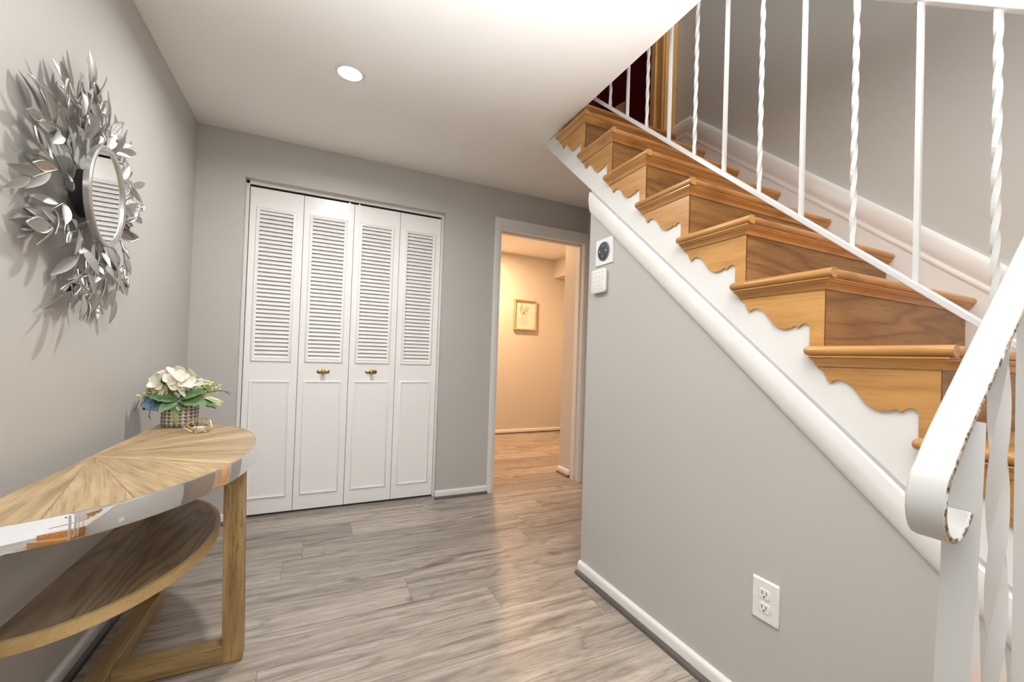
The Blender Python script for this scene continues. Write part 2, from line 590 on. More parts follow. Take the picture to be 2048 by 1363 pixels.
# ceiling slab with the stairwell cut out of it
b = MB()
b.box(-0.12, 1.822, YF, WT, H, H+0.17)
b.box(1.822, XW+0.12, -0.835, WT, H, H+0.17)
struct(b.build('ceiling', 'ceil'), 'pale ceiling ending in a slanting edge at the stairwell', 'ceiling')

# wall under the stairs
GS = 0.8556


def zgroove(y):
    return 0.9225 + GS*(y + 2.3695)


def zwalltop(y):
    return zgroove(y) - 0.111


ylow = -2.3695 - (0.9225-0.111)/GS
b = MB()
b.prism([(YE, 0), (YE, zgroove(YE)), (ylow, 0.0)], 'x', XS, XS+0.10)
struct(b.build('wall_stairs', 'wall'), 'greige triangular wall under the staircase', 'wall')

# stairwell walls
struct(MB().box(XW, XW+0.12, YF, -0.95, 0, 5.0).build('wall_right', 'wall'), 'greige wall on the right of the stairs', 'wall')
struct(MB().box(XW, XW+0.12, -0.95, 0.0, 0, H).build('wall_passage', 'wall'), 'greige wall beside the passage behind the stairs', 'wall')
struct(MB().box(1.702, 1.822, YF, -0.95, H+0.17, 5.0).build('wall_upper', 'wall'), 'upper wall left of the stairwell', 'wall')
b = MB()
YU = -0.97
b.box(1.702, 1.80, YU, YU+0.1, H+0.17, 5.0)
b.box(2.60, XW+0.12, YU, YU+0.1, H+0.17, 5.0)
b.box(1.80, 2.60, YU, YU+0.1, 4.55, 5.0)
struct(b.build('wall_landing', 'wall'), 'wall around the doorway at the top of the stairs', 'wall')
struct(MB().box(1.6, XW+0.12, YF, 0.9, 5.0, 5.1).build('ceiling_upper', 'ceil'), 'ceiling over the stairwell', 'ceiling')

# dark red room at the top of the stairs
b = MB()
b.box(1.60, 2.95, 0.30, 0.36, H+0.17, 5.0)
b.box(1.54, 1.60, YU+0.1, 0.36, H+0.17, 5.0)
b.box(2.95, 3.01, YU+0.1, 0.36, H+0.17, 5.0)
struct(b.build('wall_red', 'maroon'), 'dark red wall seen through the doorway at the top of the stairs', 'wall')
struct(MB().box(1.56, 2.99, -0.86, 0.34, H+0.17, H+0.19).build('floor_upper', 'tread'), 'wooden floor of the room upstairs', 'floor')

# hall beyond the doorway
HZ = 2.41
YB = 2.22
struct(MB().box(1.55, 3.95, YB, YB+0.1, 0, HZ).build('wall_hall_back', 'hallwall'), 'warm cream wall of the hall with the framed picture', 'wall')
struct(MB().box(1.45, 1.55, WT, YB+0.1, 0, HZ).build('wall_hall_left', 'hallwall'), 'left wall of the hall', 'wall')
struct(MB().box(3.83, 3.95, 0.2, YB, 0, HZ).build('wall_hall_right', 'hallwall'), 'right wall of the hall', 'wall')
struct(MB().box(2.645, 3.95, WT, 0.33, 0, HZ).build('wall_hall_corner', 'hallwall'), 'short wall end just inside the doorway', 'wall')
struct(MB().box(3.59, 3.83, 0.33, YB, 2.15, HZ).build('ceiling_soffit', 'hallwall'), 'dropped soffit along the right of the hall ceiling', 'soffit')
struct(MB().box(1.45, 3.95, WT, YB+0.1, HZ, HZ+0.1).build('ceiling_hall', 'ceil'), 'hall ceiling', 'ceiling')

# closet interior
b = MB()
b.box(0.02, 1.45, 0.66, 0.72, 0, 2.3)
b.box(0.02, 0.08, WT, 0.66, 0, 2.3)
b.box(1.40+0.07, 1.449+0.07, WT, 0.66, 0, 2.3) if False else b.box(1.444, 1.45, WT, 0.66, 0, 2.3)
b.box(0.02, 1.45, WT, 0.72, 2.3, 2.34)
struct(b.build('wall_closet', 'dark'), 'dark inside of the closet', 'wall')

# ------------------------------------------------------------------ skirtings
BH, BT, SH = 0.057, 0.0155, 0.018


def skirting_profile():
    p = [(0, 0), (BT, 0), (BT, BH-0.014)]
    for k in range(1, 6):
        a = k*PI/2/5
        p.append((BT-0.009*(1-math.cos(a)) - 0.003*k/5, BH-0.014+0.014*math.sin(a)))
    p.append((0, BH))
    return p


def shoe_profile():
    p = [(0, 0), (BT+0.016, 0)]
    for k in range(1, 6):
        a = k*PI/2/5
        p.append((BT+0.016*math.cos(a), SH*math.sin(a)))
    p.append((0, SH))
    return p


def board(name, shoe_mat, axis, a, c, wall, sign, label):
    """skirting on a wall plane; axis is the direction it runs along"""
    t = thing(name, label, 'baseboard', ((a+c)/2, wall, 0) if axis == 'x' else (wall, (a+c)/2, 0), structure=True)
    for prof, nm, m in ((skirting_profile(), 'skirting_board', 'white'), (shoe_profile(), 'shoe_moulding', shoe_mat)):
        mb = MB()
        poly = [(wall + sign*d, z) for d, z in prof]
        e = 0.0006 if nm == 'shoe_moulding' else 0
        mb.prism(poly, axis, a-e, c+e)
        mb.build(nm, m, t, t.location, smooth=40)
    return t


board('baseboard_left', 'shoe_y', 'y', YF+0.05, -0.02, 0.0, 1, 'white baseboard along the left wall behind the console table')
board('baseboard_corner', 'shoe', 'x', 0.02, XCL-0.002, 0.0, -1, 'white baseboard left of the closet')
board('baseboard_back', 'shoe', 'x', XCR-0.012, XDL-0.054, 0.0, -1, 'white baseboard between the closet and the doorway')
board('baseboard_stairs', 'shoe_y', 'y', -3.2, YE, XS, -1, 'white baseboard along the wall under the stairs')
board('baseboard_hall', 'shoe', 'x', 1.56, 3.82, YB, -1, 'white baseboard on the far wall of the hall')
board('baseboard_doorway', 'shoe_y', 'y', WT+0.02, 0.33, 2.645, -1, 'short white baseboard just inside the doorway')
board('baseboard_passage', 'shoe', 'x', 2.693, 2.79 if False else 2.65+0.05, 0.0, -1, 'white baseboard stub right of the doorway')

# ------------------------------------------------------------------ doorway casing (trim_1) and jamb
CW = 0.052


def casing_profile():
    return [(0.0, 0.0), (0.0, 0.012), (0.004, 0.017), (0.018, 0.0185), (0.034, 0.016), (0.044, 0.011), (CW, 0.009), (CW, 0.0)]


t = thing('trim_1', 'white casing around the doorway to the hall', 'door casing', ((XDL+XDR)/2, 0, 0), structure=True)
mb = MB()
loops = []
for ins, h in casing_profile():
    xl, xr, zt = XDL-CW+ins, XDR+CW-ins, ZD+CW+0.036-ins*(CW+0.036)/CW
    loops.append([(xl, -h, 0.0), (xl, -h, zt), (xr, -h, zt), (xr, -h, 0.0)])
mb.loops(loops, False, False)
mb.build('casing', 'white', t, t.location, smooth=30)
mb = MB()
mb.box(XDL-0.012, XDL, 0, WT, 0, ZD+0.012)
mb.box(XDR, XDR+0.012, 0, WT, 0, ZD+0.012)
mb.box(XDL, XDR, 0, WT, ZD, ZD+0.012)
mb.box(XDR-0.011, XDR, 0.045, 0.08, 0, ZD)
mb.box(XDL, XDL+0.011, 0.045, 0.08, 0, ZD)
mb.box(XDL, XDR, 0.045, 0.08, ZD-0.011, ZD)
mb.build('jamb', 'white', t, t.location, bevel=0.0015)

# ------------------------------------------------------------------ closet: jamb strips, track, two bifold doors
t = thing('trim_2', 'white side strips and head track of the closet opening', 'door trim', ((XCL+XCR)/2, 0.05, 0), structure=True)
MB().box(XCL, XCL+0.017, DOORY-0.012, WT, 0, ZC).build('side_strip', 'white', t, t.location, bevel=0.001)
MB().box(XCR-0.015, XCR, DOORY-0.004, WT, 0, ZC).build('side_strip', 'white', t, t.location, bevel=0.001)
MB().box(XCL, XCR, DOORY-0.012, DOORY+0.004, ZC-0.019, ZC).build('head_strip', 'ceil', t, t.location)
MB().box(XCL+0.02, XCR-0.02, DOORY+0.008, DOORY+0.03, ZC-0.022, ZC).build('track', 'dark', t, t.location)

LEAF = [0.2560, 0.5460, 0.8420, 1.1395, 1.4270]
ZB_, ZT_ = 0.014, 2.008


def leaf_part(par, xa, xb, knob):
    g = 0.0014
    x0, x1 = xa+g, xb-g
    mx0, mx1 = x0+0.033, x1-0.036
    lz0, lz1, pz0, pz1 = 0.947, 1.894, 0.107, 0.830
    ring = 0.020
    mb = MB()
    y0, y1 = DOORY, DOORY+0.028
    hx0, hx1, hz0, hz1 = mx0+ring-0.003, mx1-ring+0.003, lz0+ring, lz1-ring+0.003
    mb.box(x0, hx0, y0, y1, ZB_, ZT_)
    mb.box(hx1, x1, y0, y1, ZB_, ZT_)
    mb.box(hx0, hx1, y0, y1, ZB_, hz0)
    mb.box(hx0, hx1, y0, y1, hz1, ZT_)
    leaf = mb.build('door_leaf', 'door', par, ((x0+x1)/2, y0, ZB_))
    # louvres
    mb = MB()
    n = 36
    pitch = (hz1-hz0)/n
    for k in range(n):
        zc = hz0 + (k+0.5)*pitch
        # slat: front edge low, back edge high
        y_f, z_f = y0-0.001, zc-pitch*0.43
        y_b, z_b = y0+0.0175, zc+pitch*0.62
        th = 0.0042
        poly = [(y_f, z_f), (y_f+0.0030, z_f-0.0012), (y_b+th*0.8, z_b-th*0.6), (y_b, z_b), (y_f-0.0002, z_f+0.0035)]
        mb.prism(poly, 'x', hx0-0.002, hx1+0.002)
    mb.build('louver_panel', 'door', leaf, ((x0+x1)/2, y0, lz0))
    mb = MB()
    prof = [(0, 0.0), (0.0, 0.004), (0.003, 0.0075), (0.008, 0.0075), (0.0105, 0.004), (0.013, 0.0045), (0.0165, 0.0055), (ring, 0.003), (ring, -0.006)]
    mb.rect_ring(mx0, mx1, lz0, lz1, prof, lambda u, v, h: (u, y0-h, v))
    mb.build('louver_moulding', 'door', leaf, ((x0+x1)/2, y0, lz0), smooth=50)
    mb = MB()
    prof = [(0, 0.0), (0.0, 0.004), (0.003, 0.0075), (0.008, 0.0075), (0.0105, 0.0035), (0.0145, 0.0035), (0.018, 0.0015), (0.018, 0.0)]
    mb.rect_ring(mx0, mx1, pz0, pz1, prof, lambda u, v, h: (u, y0-h, v))
    mb.build('panel_moulding', 'door', leaf, ((x0+x1)/2, y0, pz0), smooth=50)
    if knob is not None:
        kx, kz = knob
        mb = MB()
        poly = []
        for k in range(24):
            a = 2*PI*k/24
            poly.append((kx + (0.026 if math.cos(a) > 0 else -0.026) + 0.0115*math.cos(a), kz + 0.0115*math.sin(a)))
        poly2 = [(kx+(p[0]-kx)*0.9, kz+(p[1]-kz)*0.75) for p in poly]
        mb.loops([[(p[0], y0, p[1]) for p in poly], [(p[0], y0-0.0035, p[1]) for p in poly], [(p[0], y0-0.006, p[1]) for p in poly2]])
        mb.build('backplate', 'brass', leaf, (kx, y0, kz), smooth=40)
        mb = MB()
        mb.lathe([(0.0105, y0-0.005), (0.0085, y0-0.012), (0.0075, y0-0.018), (0.012, y0-0.022), (0.0155, y0-0.027), (0.0155, y0-0.031), (0.012, y0-0.0345), (0.005, y0-0.036)], (kx, 0, kz), 24, 'y')
        mb.build('knob', 'brass', leaf, (kx, y0, kz), smooth=50)
    return leaf


d1 = thing('door_1', 'left white louvered bifold closet door with a brass knob', 'closet door', (LEAF[1], DOORY, ZB_), structure=True)
leaf_part(d1, LEAF[0], LEAF[1], None)
leaf_part(d1, LEAF[1], LEAF[2], (0.692, 0.890))
d2 = thing('door_2', 'right white louvered bifold closet door with a brass knob', 'closet door', (LEAF[3], DOORY, ZB_), structure=True)
leaf_part(d2, LEAF[2], LEAF[3], (0.984, 0.892))
leaf_part(d2, LEAF[3], LEAF[4], None)
for d, px in ((d1, LEAF[2]-0.03), (d2, LEAF[2]+0.03)):
    MB().box(px-0.004, px+0.004, DOORY+0.008, DOORY+0.018, ZT_-0.002, ZC-0.020).build('pivot_pin', 'silver', d, (px, DOORY, ZT_))

# ------------------------------------------------------------------ staircase
st = thing('staircase', 'honey oak staircase with scalloped brackets and white stringer', 'staircase', (2.24, Y0, 0))
SO = st.location
I0, I1 = -1, 7


def nosing_poly(i):
    """(y, z) section of tread i with a rounded front"""
    yf, zt = Y0+i*RUN-0.028, Z0+i*RISE+0.0515
    th = 0.0255
    p = []
    for k in range(9):
        a = PI/2 + PI*k/8
        p.append((yf+th/2+th/2*math.cos(a)*1.0, zt-th/2+th/2*math.sin(a)))
    yb = Y0+(i+1)*RUN+0.01 if i < I1 else Y0+(i+1)*RUN-0.03
    p += [(yb, zt-th), (yb, zt)]
    return p


BR = [(0.0, 0.0), (0.246, 0.0), (0.2455, -0.0056), (0.2365, -0.0085), (0.2305, -0.0125), (0.2285, -0.017), (0.2278, -0.0232), (0.2235, -0.0262), (0.2222, -0.0300), (0.2205, -0.0365), (0.2143, -0.0426), (0.2100, -0.0385), (0.2040, -0.0348), (0.1978, -0.0330), (0.1925, -0.0328), (0.1878, -0.0334), (0.1815, -0.0360), (0.1754, -0.0394), (0.1690, -0.0437), (0.1632, -0.0485), (0.1580, -0.0545), (0.1535, -0.0603), (0.1487, -0.0672), (0.1439, -0.0739), (0.1385, -0.0810), (0.1323, -0.0869), (0.1232, -0.0936), (0.1170, -0.0962), (0.1100, -0.0978), (0.1020, -0.0983), (0.0950, -0.0977), (0.0846, -0.0952), (0.0755, -0.0903), (0.0735, -0.0912), (0.0705, -0.0940), (0.0663, -0.0972), (0.0632, -0.0938), (0.0604, -0.0909), (0.0570, -0.0883), (0.0536, -0.0866), (0.0502, -0.0857), (0.0469, -0.0856), (0.0430, -0.0867), (0.0391, -0.0894), (0.0368, -0.0926), (0.0356, -0.0975), (0.0349, -0.1078), (0.0349, -0.1470), (0.0, -0.1470)]
BX = XS - 0.0065

for i in range(I0, I1+1):
    yi, zi = Y0+i*RUN, Z0+i*RISE
    # tread
    mb = MB()
    mb.prism(nosing_poly(i), 'x', XS-0.004, XW-0.002)
    mb.build('tread', 'tread', st, (2.24, yi, zi), smooth=35)
    # rounded return of the nosing along the open side
    th = 0.0255
    prof = [(XS-0.004, zi+0.026), (XS-0.004, zi+0.0515)]
    for k in range(7):
        a = PI/2 + PI*k/6
        prof.append((XS-0.0305+th/2+th/2*math.cos(a), zi+0.0515-th/2+th/2*math.sin(a)))
    prof = prof[:]
    loops = []
    ya, yb = yi-0.0275, yi+0.272
    for s in (0, 1, 2, 3, 4):
        # round the far end of the return
        yy = [ya, yb-0.012, yb-0.005, yb-0.0015, yb][s]
        k = [1, 1, 0.9, 0.72, 0.4][s]
        loops.append([(XS-0.004+(px-(XS-0.004))*(1.0 if s < 2 else 0.5+0.5*k), yy if not (s == 0) else ya + (px-(XS-0.0305))*0.0, zi+0.0515-th/2+(pz-(zi+0.0515-th/2))*k) for px, pz in prof])
    mb = MB()
    mb.loops(loops)
    rt_ = mb.build('nosing_return', 'return', st, (XS-0.02, yi, zi), smooth=40)
    # cove moulding under the nosing: front and side
    cov = [(0, 0), (0.0035, 0), (0.0045, 0.004), (0.007, 0.009), (0.011, 0.014), (0.0165, 0.018), (0.0175, 0.0215), (0.0205, 0.0225), (0.0205, 0.0262), (0, 0.0262)]
    for side in (0, 1):
        lp = []
        for d, z in cov:
            if side:
                lp.append([(BX-d, yi-d, zi+z), (BX-d, yi+0.246+d*0.6, zi+z)])
            else:
                lp.append([(XW-0.002, yi-d, zi+z), (BX-d, yi-d, zi+z)])
        MB().loops(lp, False, False).build('cove_moulding', 'return' if side else 'tread', st, (2.24, yi, zi), smooth=35)
    # riser
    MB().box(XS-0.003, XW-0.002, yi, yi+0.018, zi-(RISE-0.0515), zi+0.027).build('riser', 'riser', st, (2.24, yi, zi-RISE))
    # scalloped bracket
    mb = MB()
    mb.prism([(yi+a, zi+b_) for a, b_ in BR], 'x', BX, XS-0.0005)
    mb.build('bracket', 'bracket', st, (XS, yi, zi))

# white stringer board behind the brackets
mb = MB()
poly = []
ytop, ybot = -0.80, Y0-2.0*RUN
poly.append((ytop, zgroove(ytop)))
poly.append((ybot, zgroove(ybot)))
i = -2
poly.append((ybot, Z0+i*RISE+0.03))
for i in range(-2, 8):
    poly.append((Y0+i*RUN+0.001, Z0+(i-1)*RISE+0.03))
    poly.append((Y0+i*RUN+0.001, Z0+i*RISE+0.027))
poly.append((ytop, Z0+7*RISE+0.027))
poly = [(y, min(z, H-0.001) if y > -0.90 else z) for y, z in poly]
seen = []
for p in poly:
    if not seen or (abs(seen[-1][0]-p[0]) + abs(seen[-1][1]-p[1])) > 1e-4:
        seen.append(p)
mb.prism(seen, 'x', XS, XS+0.03)
mb.build('stringer', 'white', st, (XS, Y0, 0.9))
# half round moulding below it
a_ = math.atan(GS)
dn = Vector((0, math.sin(a_), -math.cos(a_)))        # across the board, downwards
wdt = 0.111*math.cos(a_)
prof = [(0.008, 0.0), (0.008, 0.0105), (0.011, 0.0135)]
for k in range(0, 9):
    a = k/8*PI/2
    prof.append((wdt-0.052+0.052*math.sin(a), 0.0135+0.0035 - 0.017*(1-math.cos(a))))
prof[-1] = (wdt, 0.0)
loops = []
for yy in (YE+0.0, ylow+0.02):
    base = Vector((XS, yy, zgroove(yy)))
    l = []
    for s, h in prof:
        if yy > -2:      # plumb cut at the end of the wall
            l.append(Vector((XS-h, YE, zgroove(YE)-s/math.cos(a_))))
        else:
            l.append(base + dn*s + Vector((-h, 0, 0)))
    loops.append(l)
mb = MB()
mb.loops(loops)
mb.build('stringer_moulding', 'white', st, (XS, Y0, 0.9), smooth=30)
mb = MB()
mb.prism([(YE, zgroove(YE)+0.0005), (ylow, zgroove(ylow)+0.0005), (ylow, zgroove(ylow)-0.010), (YE, zgroove(YE)-0.010)], 'x', XS-0.0012, XS)
mb.build('joint_line', 'groove', st, (XS, Y0, 0.9))
# low landing and two steps that the near railing belongs to
mb = MB()
LZ = Z0 - 2*RISE + 0.0515
mb.box(XS+0.11, XW-0.004, -3.95, Y0-1*RUN, LZ-0.04, LZ)
mb.build('landing', 'tread', st, (2.24, -3.4, LZ))
mb = MB()
mb.box(1.60, XS+0.13, -3.95, -2.86, 0.0, LZ*2/3)
mb.box(1.36, 1.60, -3.95, -2.86, 0.0, LZ/3)
mb.build('lower_step', 'tread', st, (1.6, -3.4, 0), bevel=0.006)

# skirt board on the right wall, running level at the top
t = thing('baseboard_right', 'white skirt board with moulded cap climbing beside the stairs', 'baseboard', (XW, Y0, 1.2), structure=True)


def zsk(y):
    return 2.5306 + 0.8560*(y+1.1185)


yk = -1.1185
mb = MB()
lo, hi = -3.6, -0.97
mb.prism([(lo, zsk(lo)-0.45), (lo, zsk(lo)), (yk, zsk(yk)), (hi, zsk(yk)), (hi, 2.30), (-1.2, 2.15)], 'x', XW-0.010, XW)
mb.build('skirt_board', 'white', t, t.location)
cp = [(0.0, 0.010), (0.0, 0.013), (0.008, 0.019), (0.020, 0.0205), (0.045, 0.0205), (0.062, 0.0185), (0.074, 0.0150), (0.083, 0.0115), (0.088, 0.0125), (0.097, 0.0150), (0.104, 0.0135), (0.109, 0.010)]
mb = MB()
loops = []
for s, h in cp:
    sl = s
    loops.append([(XW-h, lo, zsk(lo)-sl), (XW-h, yk+ (sl*0.36), zsk(yk)-sl+ (sl*0.0)), (XW-h, hi, zsk(yk)-sl)])
mb.loops(loops, False, False)
mb.build('cap_moulding', 'white', t, t.location, smooth=35)

# ------------------------------------------------------------------ wooden frame of the doorway upstairs
t = thing('trim_3', 'orange wooden door frame at the top of the stairs', 'door frame', (2.6, YU, H+0.17), structure=True)
zf = H+0.175
MB().box(2.556, XW-0.001, YU-0.018, YU, zf+0.005, 4.6).build('casing', 'doorframe', t, (2.6, YU, zf), bevel=0.004)
MB().box(2.545, 2.562, YU-0.004, YU+0.11, zf+0.005, 4.6).build('jamb', 'doorframe', t, (2.55, YU, zf), bevel=0.002)
MB().box(2.53, 2.545, YU+0.05, YU+0.09, zf+0.005, 4.6).build('door_stop', 'doorframe', t, (2.54, YU, zf), bevel=0.002)
MB().box(1.83, 2.545, YU-0.0, YU+0.11, zf-0.004, zf+0.006).build('threshold', 'tread', t, (2.2, YU, zf))

o = MB().prism([(2.550, zf+0.016), (2.655, zf+0.016), (2.650, 2.972), (2.562, 2.900)], 'y', -0.47, -0.43).build('wooden_board', 'wedge', None, (2.6, -0.45, zf+0.016), bevel=0.003)
o['label'] = 'small orange wooden board standing in the dark red room upstairs'
o['category'] = 'wooden board'

# ------------------------------------------------------------------ stair railing (main flight)
XR = 1.875
RS = 0.8575


def zrail(y):
    return 1.1208 + RS*(y + 2.6540)


rl = thing('stair_railing', 'white iron railing with twisted and plain balusters climbing the main flight', 'railing', (XR, -1.9, 1.7))
ya, yb = -2.80, -0.98
mb = MB()
mb.bar((XR, ya, zrail(ya)), (XR, yb, zrail(yb)), 0.024, 0.0145, (1, 0, 0))
mb.build('bottom_rail', 'iron', rl, (XR, -1.9, zrail(-1.9)), bevel=0.002)
HR = 0.651
mb = MB()
mb.bar((XR, ya-0.02, zrail(ya-0.02)+HR+0.014), (XR, yb, zrail(yb)+HR+0.014), 0.038, 0.017, (1, 0, 0))
mb.build('handrail', 'iron', rl, (XR, -1.9, zrail(-1.9)+HR), bevel=0.005, seg=3)
SPC = 0.1325
for k in range(0, 14):
    y = -2.6755 + k*SPC + (0.006 if k == 0 else 0.0)
    if y > -1.02:
        break
    z0_, z1_ = zrail(y)+0.004, zrail(y)+HR+0.008
    mb = MB()
    if k % 2 == 0:
        mb.twist((XR, y, z0_), z1_, 0.0108, 0.062, 0.03, True, 0.4)
        mb.build('twisted_baluster', 'iron', rl, (XR, y, z0_), smooth=32)
    else:
        mb.twist((XR, y, z0_), z1_, 0.0106, 0.054, 0.0, False, 0.0)
        mb.build('plain_baluster', 'iron', rl, (XR, y, z0_), smooth=32)

# ------------------------------------------------------------------ near railing at the foot of the stairs
WR = 0.035
YN0, YN1 = -2.785-WR, -2.785
YM = (YN0+YN1)/2
SL = 0.9575


def zn(x):
    return 0.990 + SL*(x - 1.3305)


M_['chipped'] = chipped('chipped_white_enamel', -WR/2+0.0012)
nr = thing('stair_railing', 'chipped white iron handrail with a curled end, nearest the camera', 'railing', (1.33, YM, 0.0))
path = []
for k in range(18):
    x = 1.80 - (1.80-1.318)*k/17
    path.append((x, zn(x)))
# the curl: rail turns down, round and back to the post
cx, cz, rad = 1.2985, 0.890, 0.0475
a0 = math.atan2(zn(1.318)-cz, 1.318-cx)
tang = math.atan(SL)
cpts = [(1.300, zn(1.300)-0.0005), (1.284, zn(1.284)-0.002), (1.270, zn(1.27)-0.0055), (1.259, 0.9145), (1.2515, 0.9015), (1.2475, 0.888), (1.2470, 0.875), (1.2495, 0.863), (1.2545, 0.8535), (1.2620, 0.8465), (1.2715, 0.8425), (1.2820, 0.8425), (1.2915, 0.8455), (1.3010, 0.8515), (1.3100, 0.8600), (1.3170, 0.8680)]
path += cpts
TH = 0.0062
outer, inner = [], []
for k, (x, z) in enumerate(path):
    p0, p1 = path[max(k-1, 0)], path[min(k+1, len(path)-1)]
    dx, dz = p1[0]-p0[0], p1[1]-p0[1]
    l = math.hypot(dx, dz)
    nx, nz = dz/l, -dx/l
    inner.append((x - nx*TH, z - nz*TH))
    outer.append((x, z))
loops = []
for (xo, zo), (xi, zi) in zip(outer, inner):
    loops.append([(xo, YN0, zo), (xo, YN1, zo), (xi, YN1, zi), (xi, YN0, zi)])
mb = MB()
mb.loops(loops)
o = mb.build('handrail', 'chipped', nr, (1.33, YM, 0.9), smooth=50, bevel=0.0022)
o['label'] = 'white painted handrail with dark chipped edge'
mb = MB()
mb.twist((1.333, YM, 0.0), zn(1.333)-0.0237, 0.030, 0.62, 0.0, True, -0.15)
mb.build('newel_post', 'iron', nr, (1.333, YM, 0.0), smooth=32)
mb = MB()
mb.twist((1.440, YM, LZ/3), zn(1.44)-0.0158, 0.0150, 0.120, 0.02, True, 0.9)
mb.build('twisted_baluster', 'iron', nr, (1.44, YM, LZ/3), smooth=32)
mb = MB()
mb.twist((1.532, YM, LZ/3), zn(1.532)-0.0144, 0.0165, 0.1, 0.0, False, 0.0)
mb.build('plain_baluster', 'iron', nr, (1.532, YM, LZ/3), smooth=32)
mb = MB()
mb.twist((1.640, YM, LZ*2/3), zn(1.64)-0.0144, 0.0165, 0.09, 0.02, True, 0.0)
mb.build('twisted_baluster', 'iron', nr, (1.64, YM, LZ*2/3), smooth=32)

# ------------------------------------------------------------------ things on the wall under the stairs
# speaker plate
sy0, sy1, sz0, sz1 = -1.4715, -1.3435, 1.4645, 1.5845
sp = thing('wall_speaker', 'round black wall speaker in a square white plate above the keypad', 'speaker', (XS, (sy0+sy1)/2, (sz0+sz1)/2))
so = sp.location
MB().box(XS-0.006, XS, sy0, sy1, sz0, sz1).build('mounting_plate', 'plate', sp, so, bevel=0.0015)
scy, scz = so[1]-0.001, so[2]+0.0005
MB().lathe([(0.0445, XS-0.006), (0.0445, XS-0.0095), (0.043, XS-0.011), (0.0405, XS-0.0105), (0.040, XS-0.006)], (0, scy, scz), 40, 'x').build('bezel', 'ringgrey', sp, so, smooth=40)
MB().lathe([(0.0405, XS-0.006), (0.0405, XS-0.0115), (0.039, XS-0.0128), (0.02, XS-0.0132), (0.0015, XS-0.0132)], (0, scy, scz), 40, 'x').build('speaker_face', 'speaker', sp, so, smooth=40)
for k in range(4):
    a = k*PI/2
    by, bz = scy+0.024*math.cos(a), scz+0.024*math.sin(a)
    mb = MB().lathe([(0.0045, XS-0.0130), (0.0045, XS-0.0138), (0.0030, XS-0.0142), (0.0012, XS-0.0138)], (0, by, bz), 16, 'x')
    mb.build('button', 'keymark' if k in (0, 2) else 'ringgrey', sp, (XS-0.013, by, bz), smooth=40)

# keypad
ky0, ky1, kz0, kz1 = -1.4385, -1.3345, 1.3335, 1.4440


def rounded(y0, y1, z0, z1, r, n=6):
    p = []
    for (cy, cz, a) in ((y1-r, z1-r, 0), (y0+r, z1-r, PI/2), (y0+r, z0+r, PI), (y1-r, z0+r, 1.5*PI)):
        for k in range(n+1):
            t_ = a + k*PI/2/n
            p.append((cy+r*math.cos(t_), cz+r*math.sin(t_)))
    return p


kp = thing('alarm_keypad', 'white square keypad mounted below the round speaker', 'keypad', (XS, (ky0+ky1)/2, (kz0+kz1)/2))
ko = kp.location
loops = []
for x, ins, r in ((XS, 0.012, 0.008), (XS-0.008, 0.010, 0.010), (XS-0.0085, 0.001, 0.012), (XS-0.018, 0.0, 0.013), (XS-0.0215, 0.0015, 0.012), (XS-0.023, 0.005, 0.010)):
    loops.append([(x, a, b_) for a, b_ in rounded(ky0+ins, ky1-ins, kz0+ins, kz1-ins, r)])
MB().loops(loops).build('keypad_body', 'plastic', kp, ko, smooth=40)
for r_ in range(5):
    for c_ in range(4):
        yy = ky1 - 0.017 - c_*0.0235
        zz = kz1 - 0.016 - r_*0.0195
        l1 = [(XS-0.0225, a, b_) for a, b_ in rounded(yy-0.004, yy+0.004, zz-0.0045, zz+0.0045, 0.0025, 3)]
        l2 = [(XS-0.0238, a, b_) for a, b_ in rounded(yy-0.0035, yy+0.0035, zz-0.004, zz+0.004, 0.0022, 3)]
        MB().loops([l1, l2]).build('key', 'keymark', kp, (XS-0.023, yy, zz))

# outlet
oy0, oy1, oz0, oz1 = -2.2725, -2.1925, 0.2965, 0.4135
ou = thing('electrical_outlet', 'white duplex outlet low on the wall under the stairs', 'outlet', (XS, (oy0+oy1)/2, (oz0+oz1)/2))
oo = ou.location
loops = []
for x, ins in ((XS, 0.0), (XS-0.003, 0.0), (XS-0.0065, 0.0035)):
    loops.append([(x, a, b_) for a, b_ in rounded(oy0+ins, oy1-ins, oz0+ins, oz1-ins, 0.003, 3)])
MB().loops(loops).build('cover_plate', 'plastic', ou, oo, smooth=30)
yc = oo[1]
for s in (1, -1):
    zc = oo[2] + s*0.0195
    poly = []
    for k in range(32):
        a = 2*PI*k/32
        poly.append((yc+max(-0.0165, min(0.0165, 0.0195*math.cos(a))), zc+max(-0.0135, min(0.0135, 0.0175*math.sin(a)))))
    rc = MB().loops([[(XS-0.0062, *p) for p in poly], [(XS-0.0078, *p) for p in poly], [(XS-0.0086, yc+(p[0]-yc)*0.93, zc+(p[1]-zc)*0.93) for p in poly]]).build('receptacle', 'plastic', ou, (XS-0.006, yc, zc), smooth=30)
    mb = MB()
    mb.box(XS-0.0089, XS-0.0080, yc+0.0052, yc+0.0074, zc-0.001, zc+0.008)
    mb.box(XS-0.0089, XS-0.0080, yc-0.0074, yc-0.0052, zc-0.001, zc+0.007)
    mb.lathe([(0.0028, XS-0.0080), (0.0028, XS-0.0089)], (0, yc, zc-0.0068), 12, 'x')
    mb.build('slots', 'slot', rc, (XS-0.0085, yc, zc))
MB().lathe([(0.003, XS-0.006), (0.003, XS-0.0072), (0.002, XS-0.0078)], (0, yc, oo[2]), 14, 'x').build('screw', 'plastic', ou, oo, smooth=40)

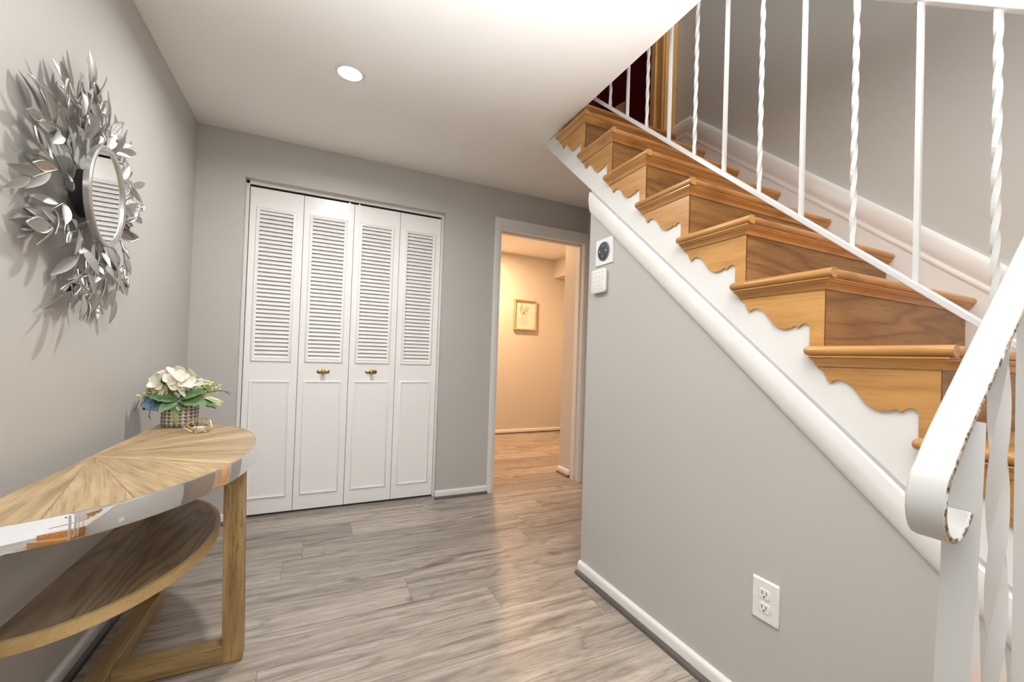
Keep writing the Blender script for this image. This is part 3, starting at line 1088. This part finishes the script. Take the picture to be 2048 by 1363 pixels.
# ------------------------------------------------------------------ recessed light
dl = thing('recessed_light', 'round recessed downlight glowing in the ceiling', 'ceiling light', (0.745, -0.90, H))
MB().lathe([(0.064, H), (0.064, H-0.003), (0.060, H-0.005), (0.050, H-0.005), (0.0485, H-0.002), (0.0485, H)], (0.745, -0.90, 0), 48).build('trim_ring', 'white', dl, dl.location, smooth=40)
MB().lathe([(0.0480, H-0.0005), (0.0480, H-0.0050), (0.042, H-0.0085), (0.028, H-0.0110), (0.002, H-0.0120)], (0.745, -0.90, 0), 48).build('lens', 'lens', dl, dl.location, smooth=40)

# ------------------------------------------------------------------ framed picture in the hall
px0, px1, pz0, pz1 = 2.977, 3.307, 1.392, 1.800
fp = thing('framed_picture', 'small framed picture of a gold pineapple vase of leaves on the hall wall', 'picture', ((px0+px1)/2, YB, pz0))
mb = MB()
mb.rect_ring(px0, px1, pz0, pz1, [(0, 0.0), (0, 0.042), (0.003, 0.045), (0.015, 0.045), (0.018, 0.042), (0.018, 0.010)], lambda u, v, h: (u, YB-h, v))
mb.build('frame', 'framewood', fp, fp.location)
MB().box(px0+0.012, px1-0.012, YB-0.014, YB-0.004, pz0+0.012, pz1-0.012).build('paper', 'mat', fp, fp.location)
mb = MB()
random.seed(4)
pcx = (px0+px1)/2-0.012
yp = YB-0.0150


def flat_leaf(mb, c, ang, ln, wd):
    pts = []
    for k in range(12):
        a = 2*PI*k/12
        u, v = ln/2*math.cos(a), wd/2*math.sin(a)*(1-0.35*math.cos(a))
        pts.append((c[0]+u*math.cos(ang)-v*math.sin(ang), c[1]+u*math.sin(ang)+v*math.cos(ang)))
    mb.loops([[(p[0], yp+0.0012, p[1]) for p in pts], [(p[0], yp, p[1]) for p in pts]])


LV = [(-0.043, 0.345, 1.7), (0.022, 0.325, 1.5), (0.055, 0.30, 1.1), (-0.042, 0.315, 2.0), (-0.012, 0.305, 1.7), (-0.060, 0.298, 2.4), (0.032, 0.283, 0.9), (-0.058, 0.275, 2.6), (-0.028, 0.272, 2.2), (0.012, 0.272, 0.8), (0.044, 0.255, 0.6), (-0.048, 0.243, 2.5), (-0.010, 0.238, 1.9), (0.012, 0.24, 0.9), (-0.035, 0.215, 2.2), (-0.008, 0.22, 1.6), (0.030, 0.210, 0.9)]
for a, b_, an in LV:
    flat_leaf(mb, (pcx+a, pz0+b_), an, 0.034, 0.020)
mb.build('leaf_print', 'goldfoil', fp, fp.location)
mb = MB()
for r_ in range(6):
    n = [5, 6, 6, 6, 5, 3][r_]
    for k in range(n):
        flat_leaf(mb, (pcx-0.005+(k-(n-1)/2)*0.021, pz0+0.178-r_*0.0215), 1.57, 0.012, 0.011)
mb.build('vase_print', 'goldfoil', fp, fp.location)

# ------------------------------------------------------------------ console table
TCX, TCY, TZ = 0.077, -1.312, 0.694
TA, TB = 0.405, 0.632
tb = thing('console_table', 'half-round oak console table with a chrome edge against the left wall', 'table', (TCX, TCY, 0))


def half_ellipse(cx, cy, a, b_, n=56):
    return [(cx + a*math.sin(PI*k/n), cy - b_*math.cos(PI*k/n)) for k in range(n+1)]


MB().prism(half_ellipse(TCX, TCY, TA-0.004, TB-0.004), 'z', TZ-0.045, TZ).build('tabletop', 'starburst', tb, (TCX, TCY, TZ))
loops = []
n = 64
for k in range(n+1):
    a = PI*k/n
    s, c_ = math.sin(a), math.cos(a)
    l = []
    for off, z in ((-0.004, TZ-0.049), (0.0015, TZ-0.051), (0.004, TZ-0.049), (0.004, TZ-0.002), (0.0025, TZ+0.0012), (-0.001, TZ+0.0016), (-0.004, TZ+0.0008)):
        l.append((TCX+(TA+off)*s, TCY-(TB+off)*c_, z))
    loops.append(l)
mb = MB().loops(loops)
mb.build('chrome_band', 'chrome', tb, (TCX, TCY, TZ-0.03), smooth=40)
# lower shelf
SZ, SA, SB = 0.4165, 0.302, 0.485
MB().prism(half_ellipse(TCX+0.004, TCY+0.012, SA-0.012, SB-0.012), 'z', SZ-0.028, SZ).build('shelf', 'shelf', tb, (TCX, TCY, SZ))
loops = []
for k in range(n+1):
    a = PI*k/n
    s, c_ = math.sin(a), math.cos(a)
    loops.append([(TCX+0.004+(SA+off)*s, TCY+0.012-(SB+off)*c_, z) for off, z in ((-0.012, SZ-0.029), (0, SZ-0.029), (0, SZ+0.0006), (-0.012, SZ+0.0006))])
MB().loops(loops).build('shelf_edging', 'edge', tb, (TCX, TCY, SZ), smooth=40)
# legs
LW = 0.056


def leg(cx0, cy0, cx1, cy1, z1):
    h = LW/2
    l = [[(x-h, y-h, z), (x+h, y-h, z), (x+h, y+h, z), (x-h, y+h, z)] for x, y, z in ((cx0, cy0, 0.002), (cx1, cy1, z1))]
    MB().loops(l).build('leg', 'leg', tb, (cx0, cy0, 0.002), bevel=0.0025)


leg(0.4465, -1.3135, 0.4300, -1.3135, TZ-0.046)
leg(0.118, -0.865, 0.118, -0.865, TZ-0.046)
leg(0.118, -1.905, 0.118, -1.905, TZ-0.046)
MB().box(0.09, 0.146, -1.877, -0.893, 0.002, 0.060).build('base_rail', 'rail', tb, (0.118, TCY, 0.0), bevel=0.0025)
MB().box(0.146, 0.4185, -1.3415, -1.2855, 0.002, 0.060).build('base_rail', 'railx', tb, (0.28, TCY, 0.0), bevel=0.0025)

# ------------------------------------------------------------------ sunburst mirror
MX, MY, MZ = 0.072, -1.281, 1.469
MR = 0.148
MROT = Matrix.Rotation(R(3.4), 4, 'Z')


def hang(mb):
    """the piece hangs a little askew: its near side stands further off the wall"""
    c = Vector((MX, MY, MZ))
    mb.v = [tuple(c + MROT @ (Vector(p) - c)) for p in mb.v]
    return mb


mi = thing('wall_mirror', 'round mirror in a sunburst of silver metal leaves on the left wall', 'mirror', (0.0, MY, MZ))
mo = (MX, MY, MZ)
hang(MB().lathe([(MR-0.008, MX-0.010), (MR-0.008, MX-0.002), (0.002, MX-0.002)], (0, MY, MZ), 64, 'x')).build('mirror_glass', 'mirror', mi, mo, smooth=40)
hang(MB().lathe([(MR-0.012, MX-0.012), (MR, MX-0.012), (MR+0.0012, MX+0.001), (MR-0.002, MX+0.005), (MR-0.0075, MX+0.0055), (MR-0.0120, MX+0.003), (MR-0.0130, MX-0.003), (MR-0.012, MX-0.012)], (0, MY, MZ), 80, 'x')).build('mirror_frame', 'silver', mi, mo, smooth=40)
hang(MB().lathe([(0.070, 0.012), (0.070, MX-0.030), (0.110, MX-0.012), (0.02, MX-0.012)], (0, MY, MZ), 48, 'x')).build('backing_plate', 'dark', mi, mo, smooth=40)
random.seed(11)


def leaf_frame(base, dr, nrm):
    dr = dr.normalized()
    sd = nrm.cross(dr).normalized()
    nn = dr.cross(sd).normalized()
    return dr, sd, nn


def metal_leaf(mb, base, dr, nrm, ln, wd, fold=0.22, bend=0.10):
    """pointed leaf, folded along its mid-rib, with a little thickness"""
    dr, sd, nn = leaf_frame(base, dr, nrm)
    N = 9
    th = 0.0007
    loops = []
    for k in range(N+1):
        s = k/N
        w = wd/2*math.sin(PI*min(1, s*0.97+0.015))**0.85*(1.12-0.30*s)
        c = base + dr*ln*s + nn*(bend*ln*(s-s*s))
        e = nn*(w*fold)
        loops.append([c - sd*w + e + nn*th, c + nn*th, c + sd*w + e + nn*th, c + sd*w + e - nn*th, c - nn*th, c - sd*w + e - nn*th])
    mb.loops(loops)


def mirror_leaf(par, base, dr, nrm, ln, wd):
    dr, sd, nn = leaf_frame(base, dr, nrm)
    N = 12
    rim = []
    for k in range(N+1):
        s = k/N
        rim.append((s, wd/2*math.sin(PI*s)))
    pts = [base + dr*ln*s + sd*w for s, w in rim] + [base + dr*ln*s - sd*w for s, w in rim[-2:0:-1]]
    mb = MB()
    mb.loops([[p - nn*0.0012 for p in pts], [p + nn*0.0008 for p in pts]])
    o = mb.build('mirror_leaf', 'mirror', par, base)
    mb = MB()
    pp = pts + [pts[0], pts[1]]
    mb.tube([p + nn*0.0006 for p in pp], 0.0026, 6)
    mb.build('leaf_rim', 'silver', o, base, smooth=60)


leafspec, mleafspec = [], []
NSP = 27
cyv = Vector((0, MY, MZ))
for s in range(NSP):
    th = 2*PI*(s+0.35*random.uniform(-1, 1))/NSP
    rad = Vector((0, math.cos(th), math.sin(th)))
    tan = Vector((0, -math.sin(th), math.cos(th)))
    curve = random.choice((-1, 1))*random.uniform(0.03, 0.13)
    L = random.uniform(0.150, 0.195) * (1.0 - 0.10*max(0.0, math.sin(th)) - 0.22*max(0.0, -math.cos(th)))
    x0 = random.uniform(0.024, 0.048)
    x1 = random.uniform(0.018, 0.052)
    pts = []
    for k in range(12):
        u = k/11
        p = cyv + rad*(MR-0.012+L*u) + tan*(curve*u*u*0.75)
        p.x = x0 + (x1-x0)*u + 0.012*math.sin(PI*u)
        pts.append(p)
    MB().tube(pts, [0.0021-0.0009*k/11 for k in range(12)], 6).build('stem', 'stemmetal', mi, pts[0], smooth=60)
    # leaves alternate along the stem, one at the tip
    nl = 8 if math.cos(th) > -0.45 else 6
    for j in range(nl):
        u = 0.12 + 0.88*j/(nl-1)
        i = min(10, int(u*11))
        f = u*11-i
        p = pts[i].lerp(pts[i+1], f)
        d = (pts[i+1]-pts[i]).normalized()
        side = 1 if j % 2 else -1
        sd = Vector((0, -d.z, d.y))*side
        open_ = 0.0 if j == nl-1 else random.uniform(0.35, 0.75)
        dr = d*math.cos(open_) + sd*math.sin(open_) + Vector((random.uniform(-0.40, 0.45), 0, 0))
        nrm = Vector((1, random.uniform(-0.75, 0.75), random.uniform(-0.75, 0.75)))
        ln = random.uniform(0.062, 0.092)
        wd = ln*random.uniform(0.27, 0.35)
        q = p + dr.normalized()*0.006
        if q.x < 0.012:
            q.x = 0.012
        tipx = q.x + dr.normalized().x*ln
        if tipx < 0.008:
            dr.x += (0.014-tipx)/ln
        rc = math.hypot(q.y-MY, q.z-MZ)
        if rc < MR+0.012 and q.x > 0.05:
            q.x = 0.048
        if random.random() < 0.16 and j > 0:
            mleafspec.append((q, dr, Vector((1, nrm.y*0.25, nrm.z*0.25)), ln*0.85, wd*1.15))
        else:
            leafspec.append((q, dr, nrm, ln, wd))
    # second, shorter twig filling the gaps near the ring
random.shuffle(leafspec)
leafspec.sort(key=lambda a: -(a[3]*a[4]))
for q, dr, nrm, ln, wd in leafspec[:100]:
    mb = MB()
    metal_leaf(mb, q, dr, nrm, ln, wd)
    mb.build('leaf', 'leafmetal', mi, q, smooth=25)
mb = MB()
for q, dr, nrm, ln, wd in leafspec[100:]:
    metal_leaf(mb, q, dr, nrm, ln, wd)
o = mb.build('smaller_leaves', 'leafmetal', mi, mo, smooth=25)
o['kind'] = 'stuff'
for q, dr, nrm, ln, wd in mleafspec:
    mirror_leaf(mi, q, dr, nrm, ln, wd)

# ------------------------------------------------------------------ flower pot
PX, PY, PZ = 0.1545, -0.770, TZ+0.0012
fl = thing('flower_arrangement', 'white hydrangea and green leaves in a triangle patterned pot on the console table', 'flowers', (PX, PY, PZ))
po = (PX, PY, PZ)
MB().lathe([(0.050, 0.0), (0.0585, 0.003), (0.0615, 0.010), (0.0622, 0.086), (0.0615, 0.090), (0.0585, 0.090), (0.0580, 0.060), (0.02, 0.058)], (PX, PY, PZ), 56).build('pot', 'pot', fl, po, smooth=40)
random.seed(5)
CP = Vector((PX, PY, PZ))


def petal(mb, base, dr, nrm, ln, wd, cup=0.25):
    dr, sd, nn = leaf_frame(base, dr, nrm)
    N = 5
    loops = []
    for k in range(N+1):
        s = k/N
        w = wd/2*(math.sin(PI*(0.12+0.80*s))**0.8)
        c = base + dr*ln*s + nn*(cup*ln*s*s)
        e = nn*(w*0.35)
        loops.append([c - sd*w + e, c, c + sd*w + e, c + sd*w + e - nn*0.0005, c - nn*0.0005, c - sd*w + e - nn*0.0005])
    mb.loops(loops)


def bloom(name, mat, c, rx, rz, nf, ps, green=0.0):
    mb = MB()
    for k in range(nf):
        z = 1 - 1.35*(k+0.5)/nf
        a = k*2.39996
        r = math.sqrt(max(0, 1-z*z))
        n_ = Vector((r*math.cos(a), r*math.sin(a), z))
        p = c + Vector((n_.x*rx, n_.y*rx, n_.z*rz))*random.uniform(0.78, 1.05)
        nd = (n_ + Vector((random.uniform(-.55, .55), random.uniform(-.55, .55), random.uniform(-.35, .5)))).normalized()
        t1 = nd.orthogonal().normalized()
        t2 = nd.cross(t1)
        a0 = random.uniform(0, PI)
        for q in range(4):
            aa = a0 + q*PI/2
            dr = t1*math.cos(aa) + t2*math.sin(aa) + nd*random.uniform(0.05, 0.75)
            petal(mb, p, dr, nd, ps*random.uniform(0.85, 1.15), ps*random.uniform(0.9, 1.2), 0.12)
    return mb.build(name, mat, fl, c, smooth=60)


bloom('hydrangea_bloom', 'petal', CP + Vector((-0.024, 0.005, 0.165)), 0.066, 0.056, 34, 0.034)
bloom('hydrangea_bloom', 'petalgreen', CP + Vector((-0.062, -0.012, 0.142)), 0.036, 0.034, 16, 0.022)
bloom('hydrangea_bloom', 'petal', CP + Vector((0.052, 0.02, 0.150)), 0.036, 0.030, 12, 0.028)
o = bloom('blue_flower', 'blue', CP + Vector((-0.072, -0.030, 0.088)), 0.030, 0.020, 12, 0.024)
o['label'] = 'dusty blue artificial flower'


def plant_leaf(base, dr, nrm, ln, wd, nm='leaf', mat='leafgreen', bend=-0.22):
    dr, sd, nn = leaf_frame(Vector(base), Vector(dr), Vector(nrm))
    base = Vector(base)
    N, Mw = 12, 6
    top = []
    for k in range(N+1):
        s = k/N
        w = wd/2*(math.sin(PI*min(1.0, 0.04+0.96*s))**0.7)*(1.10-0.25*s)
        c = base + dr*ln*s + nn*(bend*ln*s*s)
        row = []
        for m in range(Mw+1):
            v = -1 + 2*m/Mw
            wav = 0.04*wd*math.sin(s*26)*abs(v)
            row.append(c + sd*(w*v) + nn*(0.20*w*abs(v) + wav))
        top.append(row)
    loops = [r + [p - nn*0.0007 for p in reversed(r)] for r in top]
    return MB().loops(loops).build(nm, mat, fl, base, smooth=60)


def P3(x, y, z):
    return CP + Vector((x, y, z))


# big leaves facing the room
plant_leaf(P3(0.000, -0.050, 0.112), (-0.85, -0.35, 0.30), (0.1, -0.65, 0.75), 0.088, 0.060)
plant_leaf(P3(0.000, -0.055, 0.108), (-0.55, -0.62, -0.35), (-0.1, -0.75, 0.65), 0.072, 0.050)
plant_leaf(P3(0.006, -0.050, 0.118), (0.85, -0.30, 0.42), (-0.1, -0.70, 0.70), 0.092, 0.052)
plant_leaf(P3(0.012, -0.055, 0.110), (0.90, -0.42, -0.02), (0.0, -0.72, 0.70), 0.100, 0.058)
plant_leaf(P3(0.02, -0.035, 0.125), (0.80, -0.05, 0.45), (0.0, -0.70, 0.70), 0.080, 0.046)
plant_leaf(P3(0.035, -0.030, 0.102), (0.95, -0.20, -0.02), (0.1, -0.55, 0.85), 0.105, 0.040)
plant_leaf(P3(0.030, -0.020, 0.098), (0.92, 0.15, -0.12), (0.1, -0.35, 0.95), 0.100, 0.042)
plant_leaf(P3(0.010, -0.055, 0.095), (0.15, -0.75, -0.45), (0.2, -0.8, 0.5), 0.040, 0.030)
plant_leaf(P3(-0.03, -0.03, 0.095), (-0.7, 0.0, 0.15), (0, -0.6, 0.8), 0.075, 0.045)
plant_leaf(P3(-0.02, 0.02, 0.10), (-0.5, 0.7, 0.2), (0, 0.2, 0.9), 0.08, 0.05)
plant_leaf(P3(0.03, 0.03, 0.10), (0.5, 0.75, 0.2), (0, 0.2, 0.9), 0.08, 0.05)
for k, (a, dz) in enumerate(((0.15, 0.05), (0.05, 0.02), (-0.05, 0.0), (-0.12, 0.03), (0.22, -0.02))):
    plant_leaf(P3(0.05, -0.025, 0.118+0.003*k), (0.9, a-0.25, 0.30-0.08*k), (0, -0.5, 0.85), 0.085, 0.012, 'grass_blade', 'palesprig', -0.75)
# hanging pale sprig in front of the pot
mb = MB()
for k in range(64):
    s = k/63
    c = P3(-0.008+0.012*s, -0.060-0.010*s, 0.105-0.082*s)
    a = k*2.4
    d = Vector((math.cos(a), math.sin(a)-0.3, -0.25))
    r = 0.017*(0.35+0.65*math.sin(PI*min(1, 0.25+0.75*(1-s))))
    mb.tube([c, c + d.normalized()*r*0.6, c + d.normalized()*r + Vector((0, 0, -0.002))], [0.0016, 0.0013, 0.0005], 5)
mb.build('hanging_sprig', 'palesprig', fl, P3(0, -0.06, 0.1), smooth=60)


def twig(pts, buds, mat='bud', nm='sprig'):
    t_ = MB().tube([P3(*p) for p in pts], [0.0014]*(len(pts)-1)+[0.0006], 6).build('twig', 'twig', fl, P3(*pts[0]), smooth=60)
    if buds:
        mb = MB()
        for (x, y, z, r, n_) in buds:
            for k in range(n_):
                v = Vector((random.gauss(0, 1), random.gauss(0, 1), random.gauss(0, 1))).normalized()
                nrm = v
                d = v.orthogonal().normalized()
                petal(mb, P3(x, y, z) + v*r*0.6, (v*0.7 + d).normalized(), nrm, r*0.8, r*0.7, 0.3)
        mb.build(nm, mat, t_, P3(*buds[0][:3]), smooth=60)


twig([(0.03, -0.02, 0.10), (0.085, -0.03, 0.135), (0.135, -0.035, 0.146), (0.180, -0.04, 0.138)], [(0.085, -0.032, 0.150, 0.018, 26), (0.098, -0.03, 0.172, 0.015, 22), (0.130, -0.035, 0.146, 0.012, 14), (0.133, -0.037, 0.162, 0.010, 10)])
twig([(0.155, -0.038, 0.143), (0.170, -0.05, 0.136), (0.177, -0.06, 0.130)], [])
twig([(-0.04, -0.02, 0.105), (-0.080, -0.04, 0.140), (-0.120, -0.05, 0.110), (-0.128, -0.055, 0.075), (-0.134, -0.058, 0.066)], [(-0.112, -0.05, 0.125, 0.015, 18), (-0.085, -0.04, 0.150, 0.016, 20)], 'petalgreen')
twig([(-0.055, -0.03, 0.09), (-0.085, -0.045, 0.070), (-0.088, -0.05, 0.045), (-0.080, -0.05, 0.030)], [])
twig([(-0.088, -0.05, 0.045), (-0.080, -0.05, 0.040)], [])

# ------------------------------------------------------------------ candle holder
KX, KY, KZ = 0.2585, -0.962, TZ+0.0018
ch = thing('candle_holder', 'gold wire geometric tealight holder beside the flower pot', 'candle holder', (KX, KY, KZ))
n = 6
r0_, r1_, r2_ = 0.030, 0.050, 0.034
bot = [Vector((KX+r0_*math.cos(2*PI*k/n), KY+r0_*math.sin(2*PI*k/n), KZ+0.0012)) for k in range(n)]
midp = [Vector((KX+r1_*math.cos(2*PI*(k+.5)/n), KY+r1_*math.sin(2*PI*(k+.5)/n), KZ+0.022)) for k in range(n)]
topp = [Vector((KX+r2_*math.cos(2*PI*k/n), KY+r2_*math.sin(2*PI*k/n), KZ+0.045)) for k in range(n)]
mb = MB()
for k in range(n):
    j = (k+1) % n
    for a, b_ in ((bot[k], bot[j]), (topp[k], topp[j]), (bot[k], midp[k]), (bot[j], midp[k]), (topp[k], midp[k]), (topp[j], midp[k])):
        mb.tube([a, b_], 0.0012, 6)
for k in range(0, n, 2):
    mb.tube([bot[k], bot[(k+2) % n]], 0.0011, 6)
mb.build('wire_frame', 'gold', ch, (KX, KY, KZ), smooth=60)
cup = MB().lathe([(0.0185, KZ+0.0026), (0.0195, KZ+0.004), (0.0200, KZ+0.018), (0.0190, KZ+0.018), (0.0185, KZ+0.0145), (0.002, KZ+0.0145)], (KX, KY, 0), 32).build('tealight', 'wax', ch, (KX, KY, KZ), smooth=40)
MB().tube([(KX, KY, KZ+0.0145), (KX+0.0008, KY, KZ+0.021)], 0.0007, 5).build('wick', 'twig', cup, (KX, KY, KZ+0.0145))
